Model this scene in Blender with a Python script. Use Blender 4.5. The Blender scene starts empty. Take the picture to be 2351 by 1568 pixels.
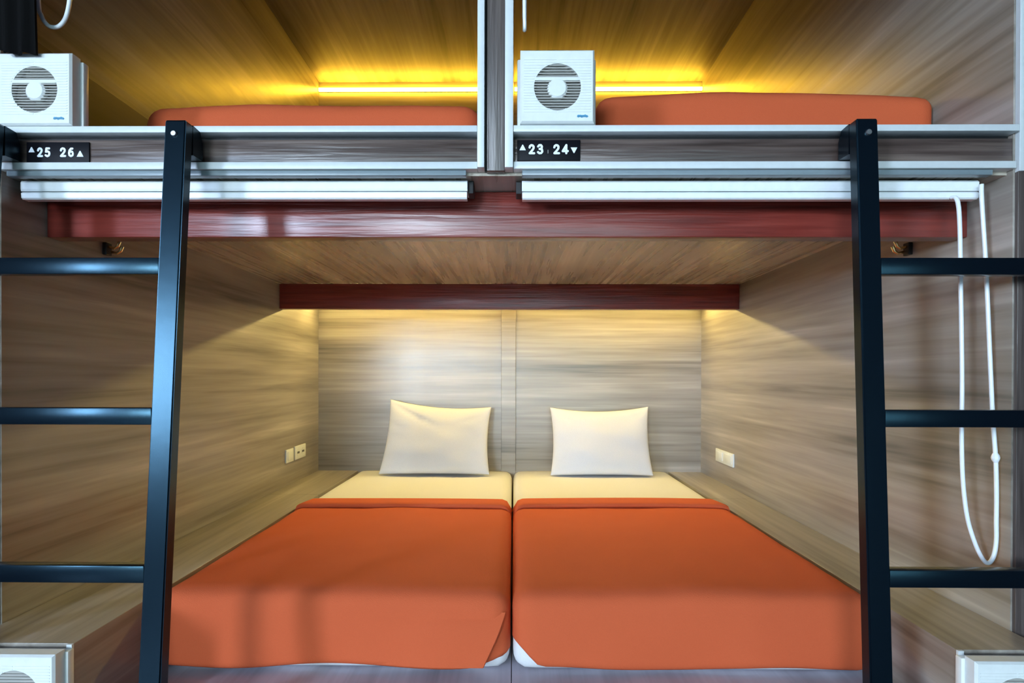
import bpy, bmesh, math, random
from mathutils import Vector, Matrix, noise
random.seed(4)
C = bpy.context.scene.collection
scn = bpy.context.scene

# ------------------------------------------------------------ camera, light
H = 1.15                                   # eye height; heights below are H + offset
YAW, PITCH, ROLL = 0.0102, -0.0045, 0.0023
def setup_camera():
    cd = bpy.data.cameras.new('camera'); co = bpy.data.objects.new('camera', cd); C.objects.link(co)
    cd.sensor_fit = 'HORIZONTAL'; cd.sensor_width = 36.0
    cd.lens = 1320.0 * 36.0 / 2351.0
    cd.shift_x = (1175.5 - 1165.41) / 2351.0
    cd.shift_y = (869.4 - 784.0) / 2351.0
    cy, sy, cp, sp, cr, sr = math.cos(YAW), math.sin(YAW), math.cos(PITCH), math.sin(PITCH), math.cos(ROLL), math.sin(ROLL)
    right = Vector((cy, sy, 0)); f0 = Vector((-sy, cy, 0)); u0 = Vector((0, 0, 1))
    fwd = f0*cp + u0*sp; up = -f0*sp + u0*cp
    R = right*cr + up*sr; U = -right*sr + up*cr
    m = Matrix((R, U, -fwd)).transposed().to_4x4()
    m.translation = Vector((0, 0, H))
    co.matrix_world = m
    cd.clip_start = 0.02
    scn.camera = co
setup_camera()
w = bpy.data.worlds.new('world'); scn.world = w; w.use_nodes = True
w.node_tree.nodes['Background'].inputs[0].default_value = (0.50, 0.55, 1.0, 1)
w.node_tree.nodes['Background'].inputs[1].default_value = 0.045
scn.view_settings.view_transform = 'Standard'
scn.view_settings.look = 'None'
scn.view_settings.gamma = 1
scn.view_settings.use_curve_mapping = False
scn.view_settings.exposure = 0.0
WINDOW_1 = 66.0       # far corridor window behind the viewer
WINDOW_2 = 102.0  # corridor window on the left
GLOW_PANEL = 4.0        # added glowing panel, for the glare on the back wall       
LED_UP, LED_LOW = 44.0, 180.0

# ------------------------------------------------------------ materials
def new_mat(name):
    m = bpy.data.materials.new(name); m.use_nodes = True
    return m, m.node_tree, m.node_tree.nodes['Principled BSDF']
def plain(name, col, rough=0.5, metal=0.0, bump=0.0, bscale=60, coat=0.0, spec=0.5):
    m, nt, b = new_mat(name)
    b.inputs['Roughness'].default_value = rough; b.inputs['Metallic'].default_value = metal
    b.inputs['Coat Weight'].default_value = coat; b.inputs['Specular IOR Level'].default_value = spec
    tc = nt.nodes.new('ShaderNodeTexCoord'); n = nt.nodes.new('ShaderNodeTexNoise')
    n.inputs['Scale'].default_value = bscale; n.inputs['Detail'].default_value = 3
    nt.links.new(tc.outputs['Object'], n.inputs['Vector'])
    r = nt.nodes.new('ShaderNodeValToRGB')
    r.color_ramp.elements[0].color = [c*0.93 for c in col] + [1]; r.color_ramp.elements[1].color = [min(1, c*1.06) for c in col] + [1]
    nt.links.new(n.outputs['Fac'], r.inputs['Fac']); nt.links.new(r.outputs['Color'], b.inputs['Base Color'])
    if bump:
        bp = nt.nodes.new('ShaderNodeBump'); bp.inputs['Strength'].default_value = bump; bp.inputs['Distance'].default_value = 0.004
        nt.links.new(n.outputs['Fac'], bp.inputs['Height']); nt.links.new(bp.outputs['Normal'], b.inputs['Normal'])
    return m
def wood(name, cols, grain='Y', scale=9.0, stretch=0.06, rough=0.35, bump=0.02, fine=6.0, fmix=0.35, coat=0.0, distort=0.3, spec=0.5):
    """streaked timber / laminate, grain running along one axis"""
    m, nt, b = new_mat(name)
    b.inputs['Coat Weight'].default_value = coat; b.inputs['Coat Roughness'].default_value = 0.22
    b.inputs['Specular IOR Level'].default_value = spec
    tc = nt.nodes.new('ShaderNodeTexCoord')
    def streak(sc, st, det):
        mp = nt.nodes.new('ShaderNodeMapping')
        s = [sc, sc, sc]; s['XYZ'.index(grain)] = sc*st
        mp.inputs['Scale'].default_value = s
        nt.links.new(tc.outputs['Object'], mp.inputs['Vector'])
        n = nt.nodes.new('ShaderNodeTexNoise'); n.inputs['Scale'].default_value = 1.0; n.inputs['Detail'].default_value = det
        n.inputs['Distortion'].default_value = distort
        nt.links.new(mp.outputs['Vector'], n.inputs['Vector'])
        return n
    a = streak(scale, stretch, 4); c = streak(scale*fine, stretch*0.6, 3)
    mx = nt.nodes.new('ShaderNodeMix'); mx.data_type = 'FLOAT'; mx.inputs['Factor'].default_value = fmix
    nt.links.new(a.outputs['Fac'], mx.inputs[2]); nt.links.new(c.outputs['Fac'], mx.inputs[3])
    r = nt.nodes.new('ShaderNodeValToRGB'); cr = r.color_ramp
    cr.elements[0].position = 0.32; cr.elements[0].color = (*cols[0], 1)
    cr.elements[1].position = 0.68; cr.elements[1].color = (*cols[-1], 1)
    for i, cc in enumerate(cols[1:-1]):
        e = cr.elements.new(0.32 + 0.36*(i+1)/(len(cols)-1)); e.color = (*cc, 1)
    nt.links.new(mx.outputs[0], r.inputs['Fac']); nt.links.new(r.outputs['Color'], b.inputs['Base Color'])
    rr = nt.nodes.new('ShaderNodeMapRange'); rr.inputs['To Min'].default_value = rough*0.85; rr.inputs['To Max'].default_value = rough*1.2
    nt.links.new(c.outputs['Fac'], rr.inputs['Value']); nt.links.new(rr.outputs[0], b.inputs['Roughness'])
    bp = nt.nodes.new('ShaderNodeBump'); bp.inputs['Strength'].default_value = bump; bp.inputs['Distance'].default_value = 0.01
    nt.links.new(c.outputs['Fac'], bp.inputs['Height']); nt.links.new(bp.outputs['Normal'], b.inputs['Normal'])
    return m
def emit(name, col, s):
    m, nt, b = new_mat(name)
    b.inputs['Base Color'].default_value = (*col, 1); b.inputs['Emission Color'].default_value = (*col, 1); b.inputs['Emission Strength'].default_value = s
    return m
LAM = [(0.10, 0.085, 0.066), (0.245, 0.214, 0.175), (0.345, 0.308, 0.262), (0.51, 0.468, 0.41)]
M = {}
M['lam_y'] = wood('greige_laminate_lengthwise', LAM, 'Y', 7, 0.06, 0.30, 0.01, spec=0.6)
M['lam_gloss'] = wood('glossy_greige_laminate', LAM, 'Y', 7, 0.06, 0.46, 0.004, spec=0.7)
M['lam_lit'] = wood('bounce_lit_greige_laminate', [(min(1, a*1.35), min(1, b*1.33), min(1, c*1.25)) for a, b, c in LAM], 'Y', 7, 0.06, 0.27, 0.004, spec=1.0)  # lighter copy of the laminate, bounced light put into its colour
M['lam_x'] = wood('greige_laminate_crosswise', LAM, 'X', 7, 0.06, 0.30, 0.01, spec=1.0)
M['lam_pale'] = wood('pale_lavender_grey_laminate', [(0.34, 0.31, 0.36), (0.48, 0.45, 0.52), (0.60, 0.57, 0.64)], 'Y', 7, 0.07, 0.4, 0.01)
M['fascia'] = wood('dark_brown_grain_x', [(0.035, 0.022, 0.018), (0.09, 0.062, 0.052), (0.20, 0.15, 0.125)], 'X', 26, 0.07, 0.33, 0.25, fine=3.5, fmix=0.5)
M['fascia_z'] = wood('dark_brown_grain_z', [(0.045, 0.034, 0.03), (0.09, 0.07, 0.062), (0.16, 0.13, 0.115)], 'Z', 26, 0.07, 0.33, 0.25, fine=3.5, fmix=0.5)
M['brown_y'] = wood('dark_brown_band', [(0.035, 0.022, 0.026), (0.06, 0.042, 0.046), (0.085, 0.062, 0.066)], 'Y', 8, 0.07, 0.4, 0.01)
M['mahogany'] = wood('glossy_mahogany', [(0.07, 0.009, 0.006), (0.18, 0.024, 0.016), (0.27, 0.045, 0.03)], 'X', 12, 0.08, 0.32, 0.35, fine=5, fmix=0.5, coat=0.3)
M['white_trim'] = plain('white_trim', (0.63, 0.67, 0.67), 0.38)
M['plastic'] = plain('white_plastic', (0.76, 0.79, 0.76), 0.35)
M['plastic_grey'] = plain('grey_plastic', (0.42, 0.41, 0.37), 0.5)
M['plastic_shade'] = plain('dark_fan_interior', (0.10, 0.10, 0.09), 0.6)
M['blind'] = plain('white_aluminium_rail', (0.86, 0.90, 0.91), 0.28)
M['reflection_grey'] = plain('blue_grey_reflection', (0.20, 0.25, 0.27), 0.35)
M['black'] = plain('black_plastic', (0.006, 0.006, 0.007), 0.5)
M['gloss_black'] = plain('gloss_black_paint', (0.002, 0.004, 0.007), 0.26, bump=0.05, bscale=25, coat=0.0, spec=0.42)
M['gloss_black'].node_tree.nodes['Principled BSDF'].inputs['Specular Tint'].default_value = (0.35, 0.75, 1.0, 1)
M['sign'] = plain('black_acrylic', (0.003, 0.003, 0.006), 0.5, spec=0.15)
M['sign_white'] = plain('white_vinyl', (0.82, 0.88, 0.95), 0.5)
M['orange'] = plain('burnt_orange_cotton', (0.60, 0.110, 0.038), 0.85, bump=0.25, bscale=500, spec=0.2)
M['sheet'] = plain('white_sheet', (0.74, 0.74, 0.74), 0.85, bump=0.15, bscale=300, spec=0.2)
M['pillow'] = plain('white_pillowcase', (0.74, 0.75, 0.79), 0.85, bump=0.12, bscale=250, spec=0.2)
M['logo'] = plain('blue_print', (0.10, 0.35, 0.55), 0.5)
M['brass'] = plain('polished_brass', (0.75, 0.55, 0.25), 0.25, metal=1.0)
M['steel'] = plain('bolt_steel', (0.6, 0.6, 0.6), 0.35, metal=1.0)
M['cloth'] = plain('black_cloth', (0.004, 0.004, 0.004), 0.95, spec=0.1)
M['plaster'] = plain('grey_plaster', (0.12, 0.13, 0.16), 0.9)
M['tile'] = plain('grey_floor_tile', (0.05, 0.05, 0.07), 0.4)
M['led_up'] = emit('amber_led', (1.0, 0.56, 0.035), LED_UP)
M['led_low'] = emit('warm_led', (1.0, 0.77, 0.25), LED_LOW)
M['pane_1'] = emit('daylit_pane', (0.70, 0.86, 1.0), WINDOW_1)
M['pane_2'] = emit('daylit_side_pane', (0.60, 0.76, 1.0), WINDOW_2)
M['glow_pane'] = emit('added_glow_panel', (0.62, 0.93, 1.0), GLOW_PANEL)

# ------------------------------------------------------------ helpers
def bx(bm, x0, x1, y0, y1, z0, z1, bev=0.0, seg=2):
    r = bmesh.ops.create_cube(bm, size=1.0)
    for v in r['verts']:
        v.co = Vector(((x0+x1)/2 + v.co.x*(x1-x0), (y0+y1)/2 + v.co.y*(y1-y0), (z0+z1)/2 + v.co.z*(z1-z0)))
    if bev:
        es = list({e for v in r['verts'] for e in v.link_edges})
        bmesh.ops.bevel(bm, geom=es, offset=bev, segments=seg, affect='EDGES', profile=0.5)
def prism(bm, pts, axis, a, b):
    """polygon extruded along axis; pts are the two other coordinates in axis order"""
    def P(p, t):
        if axis == 'X': return (t, p[0], p[1])
        if axis == 'Y': return (p[0], t, p[1])
        return (p[0], p[1], t)
    A = [bm.verts.new(P(p, a)) for p in pts]; B = [bm.verts.new(P(p, b)) for p in pts]
    n = len(pts); bm.faces.new(A); bm.faces.new(B[::-1])
    for i in range(n): bm.faces.new((A[i], B[i], B[(i+1) % n], A[(i+1) % n]))
    bmesh.ops.recalc_face_normals(bm, faces=bm.faces[:])
def tube(bm, pts, r, seg=8, cap=True):
    pts = [Vector(p) for p in pts]; rings = []; prev = None
    for i, p in enumerate(pts):
        t = (pts[min(i+1, len(pts)-1)] - pts[max(i-1, 0)]).normalized()
        if prev is None:
            prev = t.orthogonal().normalized()
        n = (prev - t*prev.dot(t)).normalized(); prev = n; b = t.cross(n)
        rr = r[i] if isinstance(r, (list, tuple)) else r
        rings.append([bm.verts.new(p + (n*math.cos(2*math.pi*k/seg) + b*math.sin(2*math.pi*k/seg))*rr) for k in range(seg)])
    for A, B in zip(rings, rings[1:]):
        for k in range(seg): bm.faces.new((A[k], A[(k+1) % seg], B[(k+1) % seg], B[k]))
    if cap: bm.faces.new(rings[0][::-1]); bm.faces.new(rings[-1])
def disc(bm, c, r, axis, depth, seg=32, bev=0.0):
    """short cylinder starting at c, extending along axis by depth"""
    ax = Vector({'X': (1, 0, 0), 'Y': (0, 1, 0), 'Z': (0, 0, 1)}[axis])
    c = Vector(c)
    if bev:
        tube(bm, [c, c + ax*depth*0.3, c+ax*depth], [r*0.82, r, r], seg)
    else: tube(bm, [c, c+ax*depth], r, seg)
def obj(name, bm, mat, parent=None, smooth=False, angle=0.6, label=None):
    me = bpy.data.meshes.new(name)
    bmesh.ops.recalc_face_normals(bm, faces=bm.faces[:])
    off = parent_origin(parent)
    if off.length: bmesh.ops.translate(bm, verts=bm.verts[:], vec=-off)
    bm.to_mesh(me); bm.free()
    me.materials.append(M[mat] if isinstance(mat, str) else mat)
    if smooth:
        for p in me.polygons: p.use_smooth = True
        if angle: me.set_sharp_from_angle(angle=angle)
    o = bpy.data.objects.new(name, me); C.objects.link(o)
    if parent: o.parent = parent
    if label: o['label'] = label
    return o
def parent_origin(p):
    v = Vector((0, 0, 0))
    while p: v += Vector(p.location); p = p.parent
    return v
def thing(name, label, cat, loc, group=None):
    o = bpy.data.objects.new(name, None); C.objects.link(o); o.location = loc; o.empty_display_size = 0.05
    return tag(o, label, cat, group)
def tag(o, label, cat, group=None):
    o['label'] = label; o['category'] = cat
    if group: o['group'] = group
    return o
def struct(name, bm, mat, **k):
    o = obj(name, bm, mat, **k); o['kind'] = 'structure'; return o
def box_obj(name, mat, dims, bev=0.0, parent=None, **k):
    bm = bmesh.new(); bx(bm, *dims, bev=bev); return obj(name, bm, mat, parent, smooth=bool(bev), **k)
def dup(root, loc):
    r = root.copy(); C.objects.link(r); r.location = loc
    for ch in list(root.children):
        c = ch.copy(); C.objects.link(c); c.parent = r
        for g in ch.children:
            d = g.copy(); C.objects.link(d); d.parent = c
    return r
def rounded_block(x0, x1, y0, y1, z0, z1, r, step=0.03, cell=0.018, keep=None, deform=None):
    """dense rounded box surface built as a gridded cube"""
    bm = bmesh.new(); sz = (x1-x0, y1-y0, z1-z0)
    n = [max(4, int(s/(step if s > 0.4 else cell))) for s in sz]
    idx = {}
    def V(i, j, k):
        if (i, j, k) not in idx:
            p = Vector((x0+sz[0]*i/n[0], y0+sz[1]*j/n[1], z0+sz[2]*k/n[2]))
            q = Vector((min(max(p.x, x0+r), x1-r), min(max(p.y, y0+r), y1-r), min(max(p.z, z0+r), z1-r)))
            d = p-q
            if d.length > 1e-9:
                m = max(abs(d.x), abs(d.y), abs(d.z))
                p = q + d.normalized()*min(r, m if m < r*0.999 else r)
            idx[(i, j, k)] = bm.verts.new(p)
        return idx[(i, j, k)]
    def F(*a):
        if keep is None or keep(sum((Vector((x0+sz[0]*t[0]/n[0], y0+sz[1]*t[1]/n[1], z0+sz[2]*t[2]/n[2])) for t in a), Vector())/4):
            bm.faces.new([V(*t) for t in a])
    for i in range(n[0]):
        for j in range(n[1]):
            for k in (0, n[2]): F((i, j, k), (i+1, j, k), (i+1, j+1, k), (i, j+1, k))
    for i in range(n[0]):
        for k in range(n[2]):
            for j in (0, n[1]): F((i, j, k), (i+1, j, k), (i+1, j, k+1), (i, j, k+1))
    for j in range(n[1]):
        for k in range(n[2]):
            for i in (0, n[0]): F((i, j, k), (i, j+1, k), (i, j+1, k+1), (i, j, k+1))
    if deform:
        for v in bm.verts: v.co = deform(v.co.copy())
    return bm

# ------------------------------------------------------------ measured planes
WL, WR, YB = -1.1994, 1.1466, 3.5246       # left wall, right wall, back wall
YF = 1.33                                  # front of the upper fascia
Z_CEIL = H+1.800; Z_UND = H+0.470; Z_DECK = H+0.573
Z_LEDGE = H-0.5835; Z_PLAT = H-0.785
EL, ER = -0.9545, 0.9492

# ------------------------------------------------------------ the shell
bm = bmesh.new(); bx(bm, -3.6, 3.2, -5.6, 3.6, -0.1, 0); struct('floor', bm, 'tile')
bm = bmesh.new(); bx(bm, WL-0.035, WL, YF+0.005, YB, 0, Z_CEIL); struct('wall_left', bm, 'lam_y')
bm = bmesh.new(); bx(bm, WR, WR+0.035, YF+0.005, YB, 0, Z_CEIL); struct('wall_right', bm, 'lam_y')
bm = bmesh.new(); bx(bm, WL-0.035, WR+0.035, YB, YB+0.04, 0, Z_CEIL); struct('wall_back', bm, 'lam_x')
bm = bmesh.new(); bx(bm, WL-0.035, WR+0.035, YF+0.005, YB+0.04, Z_CEIL, Z_CEIL+0.04); struct('ceiling', bm, 'lam_gloss')
bm = bmesh.new(); bx(bm, WR+0.0355, 3.2, YF+0.03, YF+0.09, 0, 3.0); struct('wall_facade_right', bm, 'plaster')
bm = bmesh.new(); bx(bm, -3.3, WL-0.0355, YF+0.03, YF+0.09, 0, 3.0); struct('wall_facade_left', bm, 'plaster')
# white edging on the front ends of the side walls
bm = bmesh.new(); bx(bm, WR+0.004, WR+0.035, YF-0.008, YF+0.005, Z_UND, Z_CEIL, 0.001); struct('trim_1', bm, 'white_trim')
bm = bmesh.new(); bx(bm, WL-0.035, WL-0.004, YF-0.008, YF+0.005, Z_UND, Z_CEIL, 0.001); struct('trim_2', bm, 'white_trim')
bm = bmesh.new(); bx(bm, WL-0.035, WL-0.004, YF-0.004, YF+0.005, 0, Z_UND, 0.001); struct('trim_3', bm, 'fascia_z')
bm = bmesh.new(); bx(bm, WR+0.004, WR+0.035, YF-0.004, YF+0.005, 0, Z_UND, 0.001); struct('trim_4', bm, 'fascia_z')
# vertical cover strip over the joint of the lower back wall
bm = bmesh.new(); bx(bm, -0.074, 0.014, YB-0.012, YB, Z_PLAT, Z_UND, 0.002)
o = struct('trim_5', bm, 'lam_x')
# low dark board added on the upper left wall for its sharp tone edge
bm = bmesh.new(); bx(bm, WL, WL+0.012, YF+0.03, YB, Z_DECK, H+0.83, 0.001); struct('dark_band_left', bm, 'brown_y')
# the corridor behind the viewer: far wall and side wall, each with a window
def wall_with_hole(name, axis, pos, th, a0, a1, h0, h1, z0, z1, zt):
    bm = bmesh.new()
    def b(p0, p1, q0, q1):
        if axis == 'Y': bx(bm, p0, p1, pos, pos+th, q0, q1)
        else: bx(bm, pos, pos+th, p0, p1, q0, q1)
    b(a0, h0, 0, zt); b(h1, a1, 0, zt); b(h0, h1, 0, z0); b(h0, h1, z1, zt)
    return struct(name, bm, 'plaster')
wall_with_hole('wall_front', 'Y', -5.2, 0.12, -3.3, 3.2, -2.5, -1.2, 1.2, 2.36, 2.46)
wall_with_hole('wall_side', 'X', -3.42, 0.12, -5.2, 1.2, -3.3, -2.3, 1.2, 2.36, 2.46)
bm = bmesh.new(); bx(bm, -2.5, -1.2, -5.16, -5.15, 1.2, 2.36)
w1 = struct('window_1', bm, 'pane_1')
bm = bmesh.new()
for a in (-2.5, -1.24): bx(bm, a, a+0.04, -5.15, -5.10, 1.2, 2.36)
for z in (1.2, 2.32): bx(bm, -2.5, -1.2, -5.15, -5.10, z, z+0.04)
obj('window_frame', bm, 'white_trim', w1)
bm = bmesh.new(); bx(bm, -3.38, -3.37, -3.3, -2.3, 1.2, 2.36)
w2 = struct('window_2', bm, 'pane_2')
bm = bmesh.new()
for a in (-3.3, -2.34): bx(bm, -3.37, -3.33, a, a+0.04, 1.2, 2.36)
for z in (1.2, 2.32): bx(bm, -3.37, -3.33, -3.3, -2.3, z, z+0.04)
obj('window_frame', bm, 'white_trim', w2)

bm = bmesh.new(); bx(bm, -3.42, 3.2, -5.2, 0.75, 2.46, 2.52); struct('ceiling_corridor', bm, 'plaster')  # unseen corridor ceiling, set low to hold window light off the upper ceiling
bm = bmesh.new(); bx(bm, -3.30, 3.2, 0.65, 0.75, 2.16, 2.46); struct('light_baffle', bm, 'plaster')  # unseen board added to keep window light off the upper bunks
bm = bmesh.new(); bx(bm, -0.7, 2.9, -5.079, -5.07, 0.05, 2.2)
w3 = struct('glow_panel', bm, 'glow_pane')  # glowing panel added on the far wall, mirrored by the back wall
bm = bmesh.new()
for a in (-0.7, 0.5, 1.7, 2.86): bx(bm, a, a+0.04, -5.07, -5.04, 0.05, 2.2)
for z in (0.05, 2.16): bx(bm, -0.7, 2.9, -5.07, -5.04, z, z+0.04)
obj('window_frame', bm, 'white_trim', w3)  # frame around the added glowing panel

# ------------------------------------------------------------ lower sleeping platform and ledges
bm = bmesh.new()
bx(bm, EL+0.001, -0.0045, 1.24, YB-0.001, Z_PLAT-0.03, Z_PLAT, 0.001); bx(bm, 0-0.0025, ER-0.001, 1.24, YB-0.001, Z_PLAT-0.03, Z_PLAT, 0.001)
bx(bm, EL+0.001, ER-0.001, 1.27, YB-0.001, 0.001, Z_PLAT-0.03)
tag(obj('bunk_platform', bm, 'lam_pale'), 'low pale laminate platform under the two lower mattresses', 'bunk platform')
def ledge(x0, x1, inner, lab, seam):
    t = thing('side_ledge', lab, 'ledge', ((x0+x1)/2, 1.3, 0))
    bm = bmesh.new(); bx(bm, x0, x1, 1.238, seam-0.001, 0.001, Z_LEDGE, 0.001); bx(bm, x0, x1, seam+0.001, YB-0.001, 0.001, Z_LEDGE, 0.001)
    obj('body', bm, 'lam_y', t)
    e = EL if inner < 0 else ER
    bm = bmesh.new(); bx(bm, *( (e-0.012, e) if inner < 0 else (e, e+0.012)), 1.232, 1.238, 0, Z_LEDGE)
    obj('edge_band', bm, 'white_trim', t, label='pale front edge band')
    return t
ledge(WL+0.001, EL, -1, 'greige laminate ledge between the left wall and the left lower mattress', 2.81)
ledge(ER, WR-0.001, 1, 'greige laminate ledge between the right wall and the right lower mattress', 2.757)

# ------------------------------------------------------------ upper bunk floor with its fascia
PX0, PX1 = -0.084, -0.002                  # central partition
up = thing('upper_bunk_platform', 'thick upper bunk floor with dark wood fascia in white edging', 'bunk platform', (0, YF, Z_UND))
bm = bmesh.new(); bx(bm, WL, WR, YF+0.022, YB, Z_UND, Z_DECK-0.001); obj('slab', bm, 'lam_lit', up)
def fascia(x0, x1):
    box_obj('fascia_panel', 'fascia', (x0, x1, YF+0.006, YF+0.022, H+0.494, H+0.549), 0.0005, up, label='dark brown wood-grain fascia panel')
    box_obj('edging', 'white_trim', (x0, x1, YF-0.014, YF+0.03, H+0.5585, H+0.5735), 0.0015, up, label='white edging strip')
    box_obj('edging', 'white_trim', (x0, x1, YF-0.006, YF+0.022, H+0.477, H+0.4935), 0.0015, up, label='white edging strip')
    box_obj('shadow_gap', 'black', (x0, x1, YF+0.018, YF+0.022, H+0.549, H+0.5585), 0, up, label='recessed groove with its shade in black')  # shade under the protruding edging, put in as a black strip
fascia(WL+0.002, PX0-0.0005); fascia(PX1+0.0005, WR-0.001)
# ------------------------------------------------------------ partition between the upper bunks
pt = thing('bunk_partition', 'upright panel dividing the upper bunks with a white edged front post', 'partition', ((PX0+PX1)/2, YF, Z_DECK))
box_obj('panel', 'lam_y', (PX0, PX1, YF+0.034, YB-0.001, Z_DECK+0.0005, Z_CEIL-0.001), 0, pt)
box_obj('post', 'fascia_z', (-0.0625, -0.0215, YF-0.002, YF+0.020, H+0.474, Z_CEIL-0.001), 0.0006, pt, label='dark wood-grain front post')
box_obj('edging', 'white_trim', (PX0, -0.068, YF-0.016, YF+0.020, H+0.477, Z_CEIL-0.001), 0.001, pt, label='white edging strip')
box_obj('edging', 'white_trim', (-0.021, PX1, YF-0.016, YF+0.020, H+0.477, Z_CEIL-0.001), 0.001, pt, label='white edging strip')
box_obj('groove', 'black', (-0.068, -0.0625, YF+0.012, YF+0.020, H+0.477, Z_CEIL-0.001), 0, pt, label='black groove beside the post')

# ------------------------------------------------------------ beams
def beam(y0, y1, z0, z1, lab, x0=WL, x1=WR):
    bm = bmesh.new(); bx(bm, x0+0.0005, x1-0.0005, y0, y1, z0, z1, 0.003)
    return tag(obj('support_beam', bm, 'mahogany', smooth=True), lab, 'beam', None)
beam(1.4657, 1.515, H+0.3538, Z_UND-0.0005, 'wide dark red mahogany beam across the front, behind the roller blinds')
beam(2.9315, 2.98, H+0.342, Z_UND-0.0005, 'narrow dark mahogany beam hung deep inside near the back wall')

# ------------------------------------------------------------ LED strips
def led(x0, x1, y0, y1, z0, z1, mat, lab, grp):
    t = thing('led_strip', lab, 'light strip', ((x0+x1)/2, y1, z1), grp)
    box_obj('diffuser', mat, (x0, x1, y0, y1-0.006, z0, z1), 0.002, t)
    box_obj('channel', 'white_trim', (x0, x1, y1-0.006, y1, z0, z1), 0, t)
led(WL+0.004, PX0-0.004, YB-0.018, YB-0.0005, H+1.738, H+1.7590, 'led_up', 'glowing light strip at the back of the upper left bunk', 'light strips at the back walls')
led(PX1+0.004, WR-0.004, YB-0.018, YB-0.0005, H+1.738, H+1.7590, 'led_up', 'glowing light strip at the back of the upper right bunk', 'light strips at the back walls')
led(WL+0.004, -0.08, 3.375, 3.392, H+0.452, H+0.4695, 'led_low', 'light strip behind the back beam, left half', 'light strips at the back walls')
led(0.02, WR-0.004, 3.375, 3.392, H+0.452, H+0.4695, 'led_low', 'light strip behind the back beam, right half', 'light strips at the back walls')

# ------------------------------------------------------------ beds
def wob(p, a, f, s=0.0):
    return noise.noise(Vector((p.x*f+s, p.y*f+s*1.7, p.z*f)))*a
def mattress(x0, x1, y0, y1, z0, z1, lab, seed, r=0.044):
    def d(p):
        cx = (x0+x1)/2
        u = (p.x-cx)/(x1-x0)*2
        if p.z > z1-0.05: p.z += 0.004*(1-u*u) + wob(p, 0.003, 4, seed)
        return p
    t = thing('mattress', lab, 'mattress', ((x0+x1)/2, (y0+y1)/2, z0))
    obj('sheeted_body', rounded_block(x0, x1, y0, y1, z0, z1, r, deform=d), 'sheet', t, smooth=True, angle=None)
    return t
def cover(x0, x1, y0, y1, z1, lab, seed, hem, r=0.048, fold=True, cell=0.012, group=None, bulge=0.006):
    """bedspread: top, front drop and both sides; open underneath and at the back"""
    zb = z1-0.32
    def keep(c):
        return c.z > zb+0.001 and c.y < y1-0.001
    def d(p):
        u = (p.x-(x0+x1)/2)/(x1-x0)*2
        if p.z > z1-r: p.z += bulge*(1-u*u) + wob(p, 0.006, 3.2, seed) + wob(p, 0.0022, 11, seed+5)
        else:
            h = hem(p.x, p.y)
            k = (z1-r-p.z)/(z1-r-zb)
            p.z = (z1-r) + (h-(z1-r))*k
            if p.y < y0+0.02: p.y += wob(p, 0.010, 5, seed+9)*k - 0.010*k*math.sin((p.x-x0)*9+seed)*0.6
        if y1-p.y < 0.05 and p.z > z1-r: p.z -= 0.004
        return p
    bm = rounded_block(x0, x1, y0, y1, zb, z1, r, step=0.022, cell=cell, keep=keep, deform=d)
    o = obj('bedspread', bm, 'orange', smooth=True, angle=None)
    sol = o.modifiers.new('thickness', 'SOLIDIFY'); sol.thickness = 0.004; sol.offset = -1
    return tag(o, lab, 'bedspread', group)
ZM = Z_LEDGE+0.006
MY0 = 1.505
mattress(EL+0.006, -0.008, MY0+0.008, YB-0.006, Z_PLAT+0.001, ZM, 'left lower mattress in a white sheet under an orange bedspread', 1.0)
mattress(0.000, ER-0.004, MY0+0.004, YB-0.006, Z_PLAT+0.001, ZM, 'right lower mattress in a white sheet under an orange bedspread', 7.0)
def smooth(a, b, x):
    t = min(1, max(0, (x-a)/(b-a))); return t*t*(3-2*t)
def hemL(x, y):
    return Z_PLAT+0.003 + 0.006*(1+math.sin(x*11)) + 0.030*smooth(-0.13, -0.005, x)
def hemR(x, y):
    return Z_PLAT+0.003 + 0.006*(1+math.sin(x*9+1)) + 0.060*smooth(0.075, 0.0, x)**0.8
def band(x0, x1, y0, y1, z, parent, seed):
    """folded-over hem lying across the head end of a bedspread"""
    bm = bmesh.new(); n = 44; rows = []
    prof = [(y0+0.012, -0.004), (y0-0.004, 0.006), (y0-0.006, 0.014), (y0+0.004, 0.020), (y0+0.03, 0.021), ((y0+y1)/2, 0.017), (y1-0.03, 0.0125), (y1-0.006, 0.009), (y1, 0.002), (y1-0.001, -0.006)]
    for i in range(n+1):
        x = x0+(x1-x0)*i/n; row = []
        u = min(x-x0, x1-x); r = 0.05
        drop = 0 if u > r else r-math.sqrt(max(0, r*r-(r-u)**2))
        for (y, h) in prof:
            yy = y + 0.006*math.sin(x*5+seed) + 0.02*(drop/r)**2
            row.append(bm.verts.new((x, yy, z+h-drop+0.005*(1-((x-(x0+x1)/2)/(x1-x0)*2)**2))))
        rows.append(row)
    for A, B in zip(rows, rows[1:]):
        for k in range(len(prof)-1): bm.faces.new((A[k], B[k], B[k+1], A[k+1]))
    o = obj('folded_hem', bm, 'orange', parent, smooth=True, angle=None, label='folded hem band at the head end')
    s = o.modifiers.new('thickness', 'SOLIDIFY'); s.thickness = 0.003
ZC = ZM+0.007
cl = cover(EL+0.005, -0.0065, MY0-0.006, 2.60, ZC, 'burnt orange bedspread on the left lower bed with a diagonal corner fold', 1.0, hemL)
crr = cover(-0.0015, ER-0.004, MY0-0.010, 2.63, ZC, 'burnt orange bedspread on the right lower bed', 7.0, hemR)
band(EL+0.0005, -0.0062, 2.46, 2.625, ZC-0.001, cl, 1)
band(-0.0012, ER+0.0005, 2.48, 2.65, ZC-0.001, crr, 4)
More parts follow.
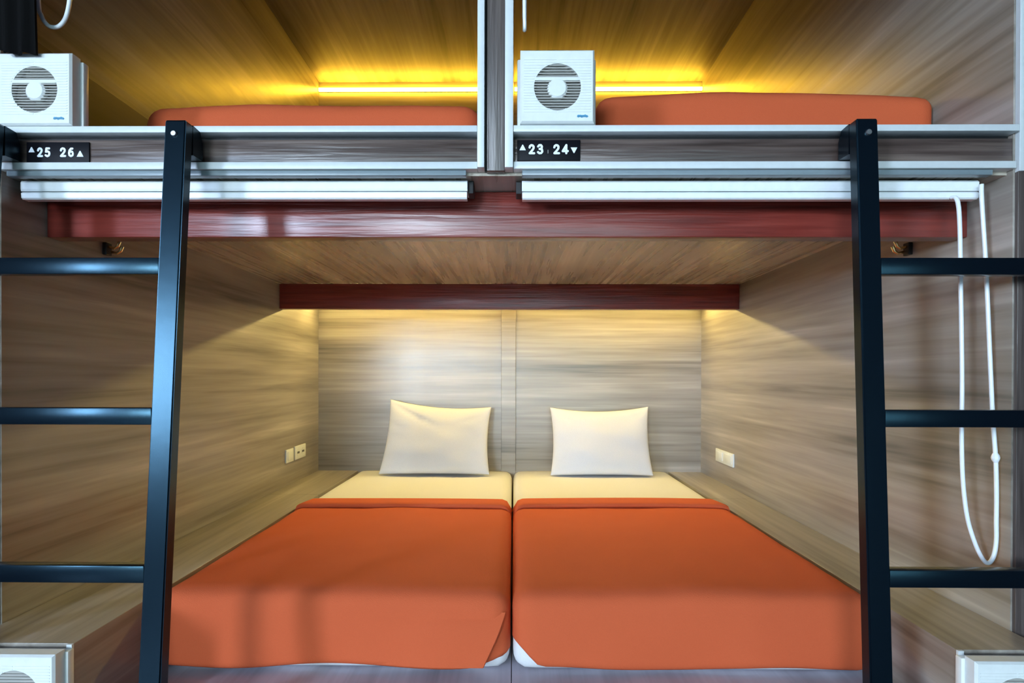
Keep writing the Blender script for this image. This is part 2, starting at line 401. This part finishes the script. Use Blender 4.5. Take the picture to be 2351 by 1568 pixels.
# tucked corner flap on the left bedspread
bm = bmesh.new(); rows = []
zt = ZC-0.050
for j in range(21):
    k = j/20; z = zt + (hemL(-0.1, 0)+0.022-zt)*k
    xr = -0.020 + (-0.078+0.020)*k**1.1; row = []
    for i in range(29):
        a = i/28; x = -0.52 + (xr+0.52)*a
        y = MY0-0.006 + 0.016 - 0.034*smooth(0, 0.8, a)*smooth(-0.25, 0.5, k)
        row.append(bm.verts.new((x, y, z)))
    y = row[-1].co.y
    row.append(bm.verts.new((xr+0.0025, y+0.003, z))); row.append(bm.verts.new((xr-0.004, y+0.016, z)))
    rows.append(row)
for A, B in zip(rows, rows[1:]):
    for i in range(len(A)-1): bm.faces.new((A[i], A[i+1], B[i+1], B[i]))
obj('corner_flap', bm, 'orange', cl, smooth=True, angle=0.9, label='diagonal folded corner flap')
# upper beds: only their front ends rise above the fascia
mattress(-1.028, PX0-0.012, 1.585, YB-0.05, Z_DECK+0.001, H+0.745, 'mattress on the upper left bunk under an orange cover', 11.0)
mattress(0.232, WR-0.010, 1.570, YB-0.05, Z_DECK+0.001, H+0.762, 'mattress on the upper right bunk under an orange cover', 15.0)
hu = lambda x, y: Z_DECK+0.004
cover(-1.036, PX0-0.004, 1.577, 2.9, H+0.752, 'rust orange cover over the upper left mattress end', 11.0, hu, r=0.055, bulge=0.012)
cover(0.224, WR-0.003, 1.562, 2.9, H+0.769, 'bright orange cover over the upper right mattress end', 15.0, hu, r=0.04, bulge=0.012)

# ------------------------------------------------------------ pillows
def pillow(lab, bl, br, tl, tr, yb, yt, T, seed, crease=None):
    n = 36; bm = bmesh.new(); S = []
    def outline(u, v):
        a, b = (u+1)/2, (v+1)/2
        x = (bl[0]*(1-a)+br[0]*a)*(1-b) + (tl[0]*(1-a)+tr[0]*a)*b
        z = (bl[1]*(1-a)+br[1]*a)*(1-b) + (tl[1]*(1-a)+tr[1]*a)*b
        x -= 0.018*u*abs(u)**2*(1-v*v); z -= 0.028*(1-u*u)*max(0, v)**3; z += 0.006*(1-u*u)*max(0, -v)**3
        return x, z, yb*(1-b)+yt*b
    for s in (-1, 1):
        g = []
        for i in range(n+1):
            r = []
            for j in range(n+1):
                u = math.sin((i/n-0.5)*math.pi); v = math.sin((j/n-0.5)*math.pi)
                x, z, y = outline(u, v)
                h = T*((1-u*u)*(1-v*v))**0.38*(1+0.25*(-v)*(1-u*u))
                if abs(h) > 1e-6:
                    h += noise.noise(Vector((u*2.2+seed, v*2.2, s)))*0.010*((1-u*u)*(1-v*v))**0.3
                    if crease and s < 0:
                        for (cu, cv, ang, ln, am) in crease:
                            du, dv = u-cu, v-cv; al = du*math.cos(ang)+dv*math.sin(ang); pe = -du*math.sin(ang)+dv*math.cos(ang)
                            h -= am*math.exp(-(pe/0.07)**2)*math.exp(-(al/ln)**2)
                y2 = y + s*h
                key = (i in (0, n) or j in (0, n))
                if key and s > 0: r.append(S[0][i][j])
                else: r.append(bm.verts.new((x, y2, z)))
            g.append(r)
        S.append(g)
        for i in range(n):
            for j in range(n):
                f = [g[i][j], g[i+1][j], g[i+1][j+1], g[i][j+1]]
                try: bm.faces.new(f if s < 0 else f[::-1])
                except ValueError: pass
    return tag(obj('pillow', bm, 'pillow', smooth=True, angle=None), lab, 'pillow')
zb = ZM+0.012
pillow('white pillow leaning on the back wall with its left corner peaked high', (-0.775, zb), (-0.137, zb), (-0.735, H-0.140), (-0.131, H-0.185), 3.30, 3.43, 0.075, 2.0,
       crease=[(-0.45, 0.62, -0.55, 0.5, 0.014), (-0.8, 0.3, -0.3, 0.25, 0.006), (0.6, 0.6, 0.6, 0.25, 0.006)])
pillow('white pillow leaning on the back wall, evenly square, on the right bed', (0.214, zb-0.003), (0.803, zb-0.003), (0.218, H-0.186), (0.803, H-0.180), 3.30, 3.43, 0.075, 9.0,
       crease=[(-0.7, 0.7, -0.7, 0.25, 0.005), (0.7, 0.75, 0.7, 0.25, 0.005)])

# ------------------------------------------------------------ extractor fans
def make_fan(lab, loc):
    """origin: bottom centre of the front; body runs back along +Y"""
    t = thing('extractor_fan', lab, 'extractor fan', (0, 0, 0), 'small square extractor fans')
    hw, hh, R = 0.084, 0.166, 0.053; cz = 0.081
    bm = bmesh.new()                                            # front cover: square plate with a round opening
    n = 64; out_f, in_f, in_b, mid = [], [], [], []
    def sq(a):
        c, s = math.cos(a), math.sin(a); k = 1/max(abs(c), abs(s)); return c*k, s*k
    for i in range(n):
        a = 2*math.pi*(i+0.5)/n + math.pi/4 - math.pi/n
        sx, sz_ = sq(a); X = sx*(hw-0.004); Z = (hh-0.004-cz)*sz_ if sz_ > 0 else (cz-0.004)*sz_
        out_f.append(bm.verts.new((X, 0, cz+Z)))
        mid.append(bm.verts.new((sx*hw, 0.005, cz+((hh-cz)*sz_ if sz_ > 0 else cz*sz_))))
        in_f.append(bm.verts.new((R*math.cos(a), 0.0, cz+R*math.sin(a)))); in_b.append(bm.verts.new((R*math.cos(a), 0.014, cz+R*math.sin(a))))
    back = [bm.verts.new((v.co.x, 0.030, v.co.z)) for v in mid]
    for i in range(n):
        j = (i+1) % n
        bm.faces.new((out_f[i], out_f[j], in_f[j], in_f[i])); bm.faces.new((in_f[i], in_f[j], in_b[j], in_b[i]))
        bm.faces.new((out_f[i], mid[i], mid[j], out_f[j])); bm.faces.new((mid[i], back[i], back[j], mid[j]))
    for k in range(20):                                         # fine ribs across the face
        z = 0.024+k*0.0062
        dz = z-cz; half = math.sqrt(max(0, R*R-dz*dz)) if abs(dz) < R else 0
        for s in (-1, 1):
            a0, a1 = half+0.002, hw-0.008
            bx(bm, *( (a0, a1) if s > 0 else (-a1, -a0)), -0.0009, 0.0004, z, z+0.0022)
    obj('front_cover', bm, 'plastic', t, smooth=True, angle=0.5)
    bm = bmesh.new(); bx(bm, -hw-0.007, hw+0.007, 0.030, 0.048, 0.0, hh-0.006, 0.003)
    obj('back_frame', bm, 'plastic', t, smooth=True, label='white rear mounting frame')
    bm = bmesh.new()
    for k in range(-8, 9):
        z = cz+k*0.0062; half = math.sqrt(max(0, R*R-(z-cz)**2))
        if k == 3: continue
        prism(bm, [(0.0005, z-0.0013), (0.0008, z+0.0013), (0.0085, z+0.0040), (0.0082, z+0.0016)], 'X', -half, half)
    obj('grille', bm, 'plastic_grey', t, label='grey louvred slats in the round opening')
    bm = bmesh.new(); z = cz+3*0.0062; half = math.sqrt(R*R-(z-cz)**2)
    bx(bm, -half-0.001, half+0.001, -0.0005, 0.008, z-0.0040, z+0.0040, 0.0008)
    obj('crossbar', bm, 'plastic', t, label='white bar across the opening')
    bm = bmesh.new(); disc(bm, (0, -0.001, cz-0.002), 0.023, 'Y', 0.013, 32, 1)
    obj('hub', bm, 'plastic', t, smooth=True, label='white round hub')
    bm = bmesh.new(); disc(bm, (0, 0.0145, cz), R-0.0005, 'Y', 0.010, 40)
    obj('interior', bm, 'plastic_grey', t, label='shaded interior behind the slats')
    bm = bmesh.new()                                            # small blue printed mark, lower right
    for i in range(6):
        disc(bm, (0.0475+0.0038*i, -0.0012, 0.0145+0.0006*math.sin(i*2.1)), 0.0026 if i % 2 else 0.0031, 'Y', 0.0008, 12)
    prism(bm, [(0.044, 0.0125), (0.070, 0.0133), (0.069, 0.0145), (0.045, 0.0141)], 'Y', -0.0012, -0.0004)
    obj('printed_mark', bm, 'logo', t, label='small blue printed mark')
    t.location = loc
    return t
fan = make_fan('white extractor fan beside the centre post, above the 23 and 24 sign', (0.098, 1.305, Z_DECK+0.0008))
f2 = dup(fan, (-1.100, 1.310, Z_DECK+0.0008)); f2['label'] = 'white extractor fan at the upper left, above the 25 and 26 sign'
f3 = dup(fan, (-1.042, 1.187, Z_LEDGE-0.168)); f3['label'] = 'white extractor fan at the bottom left on the ledge front'
f4 = dup(fan, (1.035, 1.187, Z_LEDGE-0.168)); f4['label'] = 'white extractor fan at the bottom right on the ledge front'

# ------------------------------------------------------------ number signs
GLYPH = {   # strokes of a rounded bold numeral in a unit box
 '2': [[(0.08, 0.72), (0.16, 0.90), (0.38, 1.0), (0.64, 0.97), (0.80, 0.82), (0.80, 0.64), (0.66, 0.46), (0.40, 0.24), (0.10, 0.0), (0.90, 0.0)]],
 '3': [[(0.12, 0.84), (0.32, 1.0), (0.62, 1.0), (0.80, 0.84), (0.76, 0.64), (0.56, 0.54), (0.38, 0.53)], [(0.56, 0.54), (0.82, 0.42), (0.86, 0.2), (0.66, 0.02), (0.36, 0.0), (0.10, 0.14)]],
 '4': [[(0.68, 0.0), (0.68, 1.0), (0.06, 0.26), (0.94, 0.26)]],
 '5': [[(0.82, 1.0), (0.24, 1.0), (0.16, 0.56), (0.46, 0.62), (0.76, 0.52), (0.86, 0.30), (0.74, 0.06), (0.42, -0.02), (0.10, 0.10)]],
 '6': [[(0.76, 0.96), (0.48, 0.96), (0.22, 0.74), (0.12, 0.40), (0.20, 0.10), (0.48, -0.02), (0.78, 0.08), (0.86, 0.32), (0.74, 0.54), (0.48, 0.60), (0.22, 0.48)]]}
def text_bm(s, h, wd):
    """flat bold strokes, in x-z, thickness along y"""
    bm = bmesh.new(); n = len(s); cw = wd/(n+0.08*(n-1)); hw = h*0.105
    for i, ch in enumerate(s):
        ox = i*cw*1.08
        for st in GLYPH[ch]:
            P = [(ox+hw+(cw-2*hw)*px, hw+(h-2*hw)*pz) for px, pz in st]
            for k, (a_, b_) in enumerate(zip(P, P[1:])):
                d = Vector((b_[0]-a_[0], b_[1]-a_[1])).normalized(); nn = Vector((-d.y, d.x))*hw
                prism(bm, [(a_[0]+nn.x, a_[1]+nn.y), (b_[0]+nn.x, b_[1]+nn.y), (b_[0]-nn.x, b_[1]-nn.y), (a_[0]-nn.x, a_[1]-nn.y)], 'Y', -0.0005-0.00001*k, 0.0005)
            for k, a_ in enumerate(P):
                prism(bm, [(a_[0]+hw*math.cos(t*math.pi/6), a_[1]+hw*math.sin(t*math.pi/6)) for t in range(12)], 'Y', -0.0006-0.00001*k, 0.0005)
    return bm
def number_sign(x0, x1, z0, z1, y, items, lab):
    t = thing('number_sign', lab, 'sign', ((x0+x1)/2, y, z0), 'black bunk number signs')
    box_obj('plate', 'sign', (x0, x1, y-0.004, y, z0, z1), 0.0006, t)
    yf = y-0.0044
    for it in items:
        if it[0] == 'num':
            _, s, x, z, h, wd = it
            bm = text_bm(s, h, wd)
            bmesh.ops.translate(bm, verts=bm.verts[:], vec=(x, yf, z))
            obj('numeral', bm, 'sign_white', t, label='white number %s' % s)
        elif it[0] == 'tri':
            _, x, z, r, up_ = it
            s = 1 if up_ else -1
            pts = [(x-r, z-s*r*0.75), (x+r, z-s*r*0.75), (x+0.12*r, z+s*r*0.95), (x-0.12*r, z+s*r*0.95)]
            bm = bmesh.new(); prism(bm, pts, 'Y', yf-0.0006, yf+0.0006); obj('arrow', bm, 'sign_white', t, label='white triangle pointing %s' % ('up' if up_ else 'down'))
        else:
            _, x, z = it; bm = bmesh.new(); bx(bm, x-0.0007, x+0.0007, yf-0.0006, yf+0.0006, z-0.004, z+0.004)
            obj('tick', bm, 'plastic_grey', t, label='small faint tick mark')
ys = YF+0.0058
number_sign(0.007, 0.153, H+0.4985, H+0.546, ys, [('tri', 0.020, H+0.5275, 0.0075, True), ('num', '23', 0.0325, H+0.5125, 0.0235, 0.037), ('tick', 0.0785, H+0.5185),
            ('num', '24', 0.0895, H+0.5125, 0.0235, 0.038), ('tri', 0.1385, H+0.5225, 0.0075, False)], 'black number sign reading 23 and 24 with white triangles')
number_sign(-1.137, -0.990, H+0.496, H+0.543, ys, [('tri', -1.1245, H+0.5245, 0.0072, True), ('num', '25', -1.1125, H+0.508, 0.0225, 0.034),
            ('num', '26', -1.0590, H+0.508, 0.0225, 0.036), ('tri', -1.0105, H+0.5145, 0.0080, True)], 'black number sign reading 25 and 26 with white triangles')

# ------------------------------------------------------------ roller blinds
def chain_tube(bm, pts, r=0.0048):
    P = [Vector(p) for p in pts]; out = []
    for i in range(len(P)-1):                                    # Catmull-Rom smoothing
        p0, p1, p2, p3 = P[max(i-1, 0)], P[i], P[i+1], P[min(i+2, len(P)-1)]
        for k in range(6):
            t = k/6
            out.append(0.5*((2*p1)+(-p0+p2)*t+(2*p0-5*p1+4*p2-p3)*t*t+(-p0+3*p1-3*p2+p3)*t**3))
    out.append(P[-1]); tube(bm, out, r, 8)
def blind(x0, x1, z0, lab, chain=None, knot=None):
    t = thing('roller_blind', lab, 'roller blind', ((x0+x1)/2, 1.40, z0), 'white roller blinds')
    bm = bmesh.new()
    prof = [(1.372, z0+0.019), (1.370, z0+0.024), (1.370, z0+0.040), (1.374, z0+0.0445), (1.425, z0+0.0445), (1.425, z0+0.019)]
    prism(bm, prof, 'X', x0, x1); obj('head_rail', bm, 'blind', t)
    bm = bmesh.new()
    prof = [(1.375, z0), (1.371, z0+0.003), (1.370, z0+0.014), (1.373, z0+0.0172), (1.392, z0+0.0172), (1.392, z0)]
    prism(bm, prof, 'X', x0+0.001, x1-0.001); obj('bottom_rail', bm, 'blind', t)
    for s, x in ((-1, x0), (1, x1)):
        bm = bmesh.new(); bx(bm, *( (x, x+0.014) if s > 0 else (x-0.014, x)), 1.385, 1.43, z0+0.017, z0+0.047, 0.002)
        obj('end_bracket', bm, 'black', t, label='black end bracket')
    if z0 < H+1:
        box_obj('reflection_strip', 'reflection_grey', (x0, x1, 1.3315, 1.351, H+0.4645, H+0.4762), 0.001, t, label='grey-blue strip for the blind reflected in the slab')  # strip added in place of the blind's reflection in the slab underside
    if chain:
        bm = bmesh.new(); chain_tube(bm, chain); c = obj('pull_cord', bm, 'blind', t, smooth=True, angle=None, label='long white looped pull cord')
        if knot:
            bm = bmesh.new(); k = Vector(knot); tube(bm, [k+Vector((-.001, 0, .011)), k+Vector((0, 0, .005)), k, k-Vector((0, 0, .005)), k+Vector((.001, 0, -.011))], [0.005, 0.008, 0.009, 0.008, 0.005], 10)
            obj('cord_joint', bm, 'blind', c, smooth=True, label='small bead joining the cord')
    return t
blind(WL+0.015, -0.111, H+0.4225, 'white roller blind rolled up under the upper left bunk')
cy_ = 1.352
ch = [(1.103, cy_, H+0.455), (1.104, cy_, H+0.415), (1.115, cy_, H+0.25), (1.125, cy_, H+0.05), (1.133, cy_, H-0.10), (1.140, cy_, H-0.19), (1.1425, cy_, H-0.27), (1.1425, cy_, H-0.34), (1.1425, cy_, H-0.39), (1.136, cy_, H-0.425), (1.123, cy_, H-0.440),
      (1.108, cy_, H-0.425), (1.090, cy_, H-0.385), (1.074, cy_, H-0.33), (1.064, cy_, H-0.25), (1.060, cy_, H-0.15), (1.060, cy_, H+0.0), (1.056, cy_, H+0.2), (1.050, cy_, H+0.40), (1.048, cy_+0.02, H+0.43)]
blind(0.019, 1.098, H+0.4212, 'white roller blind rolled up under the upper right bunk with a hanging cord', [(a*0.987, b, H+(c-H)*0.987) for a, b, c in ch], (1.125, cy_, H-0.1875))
zt = Z_CEIL-0.0455
ch = [(-1.048, 1.364, zt+0.02), (-1.049, 1.352, zt-0.05), (-1.048, 1.352, H+1.2), (-1.047, 1.352, H+0.95), (-1.051, 1.352, H+0.885), (-1.060, 1.352, H+0.845), (-1.074, 1.352, H+0.826), (-1.089, 1.352, H+0.822),
      (-1.104, 1.352, H+0.828), (-1.118, 1.352, H+0.85), (-1.126, 1.352, H+0.90), (-1.130, 1.352, H+1.2), (-1.130, 1.358, zt+0.02)]
blind(WL+0.015, PX0-0.020, zt, 'white cord of the raised blind looping down above the upper left fan', ch)
ch = [(0.024, 1.364, zt+0.02), (0.024, 1.345, zt-0.05), (0.024, 1.340, H+1.2), (0.0235, 1.342, H+0.88), (0.024, 1.346, H+0.825), (0.024, 1.353, H+0.812), (0.024, 1.360, H+0.825), (0.025, 1.364, H+0.88), (0.027, 1.366, H+1.2), (0.028, 1.368, zt-0.02)]
blind(PX1+0.018, WR-0.02, zt, 'white cord of the raised blind hanging narrow beside the centre post', ch)

# ------------------------------------------------------------ ladders
def ladder(xi_top, xi_bot, side, lab):
    """xi: centre of the inner upright; side: +1 when the outer upright is further right"""
    t = thing('bunk_ladder', lab, 'ladder', (xi_bot+side*0.21, 1.13, 0), 'black metal bunk ladders')
    ztop, W, D = H+0.560, 0.023, 0.030
    yf = lambda z: 1.2545 - 0.0748*(ztop-z)
    def xc(z, outer):
        k = (ztop-z)/(ztop-0); base = xi_top+(xi_bot-xi_top)*k*1.0
        return base + (side*0.425 if outer else 0)
    for outer in (False, True):
        bm = bmesh.new()
        prs = []
        for z in (0.0, ztop-0.004, ztop):
            c = xc(z, outer); y = yf(z); i = 0.003 if z == ztop else 0
            prs.append([bm.verts.new(p) for p in ((c-W+i, y+i, z), (c+W-i, y+i, z), (c+W-i, y+D, z), (c-W+i, y+D, z))])
        for A, B in zip(prs, prs[1:]):
            for k in range(4): bm.faces.new((A[k], A[(k+1) % 4], B[(k+1) % 4], B[k]))
        bm.faces.new(prs[0][::-1]); bm.faces.new(prs[-1])
        es = [e for e in bm.edges if abs(e.verts[0].co.z-e.verts[1].co.z) > 0.01]
        bmesh.ops.bevel(bm, geom=es, offset=0.0028, segments=2, affect='EDGES')
        up_ = obj('upright', bm, 'gloss_black', t, smooth=True, angle=0.5)
        # hook plate reaching back to the fascia
        c = xc(ztop, outer); bm = bmesh.new(); y0 = 1.283
        prism(bm, [(y0, H+0.493), (1.3235, H+0.4945), (1.3235, H+0.5345), (1.3125, H+0.5572), (y0, H+0.5595)], 'X', c-W, c+W)
        obj('hook', bm, 'gloss_black', t, label='black hook plate against the fascia')
        bm = bmesh.new(); disc(bm, (c+side*0.001, 1.2475, H+0.528), 0.0065, 'Y', 0.006, 16, 1)
        obj('bolt', bm, 'steel', t, smooth=True, label='round steel bolt head')
        bm = bmesh.new(); c0 = xc(0, outer); bx(bm, c0-W-0.003, c0+W+0.003, yf(0)-0.003, yf(0)+D+0.003, 0.0, 0.03, 0.002)
        obj('foot_cap', bm, 'black', t, label='black rubber foot cap')
    for z in (H+0.236, H-0.087, H-0.414, H-0.735, H-1.0):
        a, b = xc(z, False)+side*W, xc(z, True)-side*W
        y = yf(z)+0.002
        bm = bmesh.new(); bx(bm, min(a, b), max(a, b), y, y+0.026, z-0.018, z+0.018, 0.002)
        obj('rung', bm, 'gloss_black', t, smooth=True)
    return t
ladder(-0.742, -0.745, -1, 'black metal ladder at the left, its uprights glinting blue')
ladder(0.764, 0.738, 1, 'black metal ladder at the right, in front of the hanging cord')

# ------------------------------------------------------------ switches and sockets
def plate(name, cat, lab, x, s, y0, y1, z0, z1, kind):
    t = thing(name, lab, cat, (x, (y0+y1)/2, z0))
    X = lambda a, b: (x+a, x+b) if s > 0 else (x-b, x-a)
    box_obj('face_plate', 'plastic', (*X(0, 0.009), y0, y1, z0, z1), 0.002, t)
    zc = (z0+z1)/2
    if kind == 'socket':
        for yc in ((y0*0.72+y1*0.28), (y0*0.28+y1*0.72)):
            bm = bmesh.new(); xx = x+s*0.0088; tube(bm, [(xx, yc, zc), (xx+s*0.0012, yc, zc)], 0.021, 24); r = obj('outlet', bm, 'plastic', t, smooth=True)
            bm = bmesh.new()
            for dy in (-0.0085, 0.0085): tube(bm, [(xx+s*0.0008, yc+dy, zc), (xx+s*0.0016, yc+dy, zc)], 0.007, 12)
            obj('pin_holes', bm, 'black', r, label='two dark pin holes')
    else:
        k = 2 if kind == 'double' else 1
        for i in range(k):
            a = y0+(y1-y0)*(i+0.14)/k; b = y0+(y1-y0)*(i+0.86)/k
            box_obj('rocker', 'plastic', (*X(0.008, 0.0125), a, b, z0+0.012, z1-0.012), 0.0015, t)
plate('light_switch', 'light switch', 'white switch on the left wall, nearer the viewer than the socket', WL, 1, 3.005, 3.105, H-0.462, H-0.392, 'single')
plate('power_socket', 'power socket', 'white double power socket on the left wall above the ledge', WL, 1, 3.125, 3.285, H-0.462, H-0.388, 'socket')
plate('light_switch', 'light switch', 'white double switch plate on the right wall above the ledge', WR, -1, 2.99, 3.245, H-0.472, H-0.402, 'double')

# ------------------------------------------------------------ double hooks just behind the front beam
def wall_hook(x, s, lab):
    t = thing('wall_hook', lab, 'hook', (x, 1.69, H+0.36), 'small brass double hooks')
    bm = bmesh.new(); bx(bm, *((x, x+0.012) if s > 0 else (x-0.012, x)), 1.665, 1.69, H+0.352, H+0.388, 0.002)
    obj('base', bm, 'black', t, label='black base plate')
    for dy, dz in ((0.0, 0.0), (0.012, -0.012)):
        bm = bmesh.new(); a = Vector((x+s*0.011, 1.675+dy, H+0.376+dz))
        tube(bm, [a, a+Vector((s*0.018, 0, -0.004)), a+Vector((s*0.028, 0, 0.002)), a+Vector((s*0.033, 0, 0.016))], [0.004, 0.004, 0.0045, 0.0055], 10)
        obj('prong', bm, 'brass', t, smooth=True, label='brass prong')
wall_hook(WL, 1, 'small brass double hook on the left wall, just above the top rung')
wall_hook(WR, -1, 'small brass double hook on the right wall beside the ladder')

# ------------------------------------------------------------ black cloth hanging at the top left
bm = bmesh.new(); nx, nz = 20, 14; F, B = [], []
for j in range(nz+1):
    z = H+0.7275 + j*(1.0/nz); a, b = [], []
    for i in range(nx+1):
        u = i/nx; x = -1.188 + 0.101*u + 0.003*math.sin(z*21)*u + (0.006*min(1, (z-H-0.74)*3))*u
        y = 1.292 + 0.007*math.sin(u*17+z*2)
        dz = 0.011 if (j == 0 and u < 0.35) else 0
        a.append(bm.verts.new((x, y-0.003, z+dz))); b.append(bm.verts.new((x, y+0.003, z+dz)))
    F.append(a); B.append(b)
for j in range(nz):
    for i in range(nx):
        bm.faces.new((F[j][i], F[j][i+1], F[j+1][i+1], F[j+1][i])); bm.faces.new((B[j][i], B[j+1][i], B[j+1][i+1], B[j][i+1]))
    bm.faces.new((F[j][0], F[j+1][0], B[j+1][0], B[j][0])); bm.faces.new((F[j][nx], B[j][nx], B[j+1][nx], F[j+1][nx]))
for i in range(nx):
    bm.faces.new((F[0][i], B[0][i], B[0][i+1], F[0][i+1])); bm.faces.new((F[nz][i], F[nz][i+1], B[nz][i+1], B[nz][i]))
tag(obj('hanging_cloth', bm, 'cloth', smooth=True, angle=0.8), 'black cloth hanging at the top left above the fan', 'cloth')
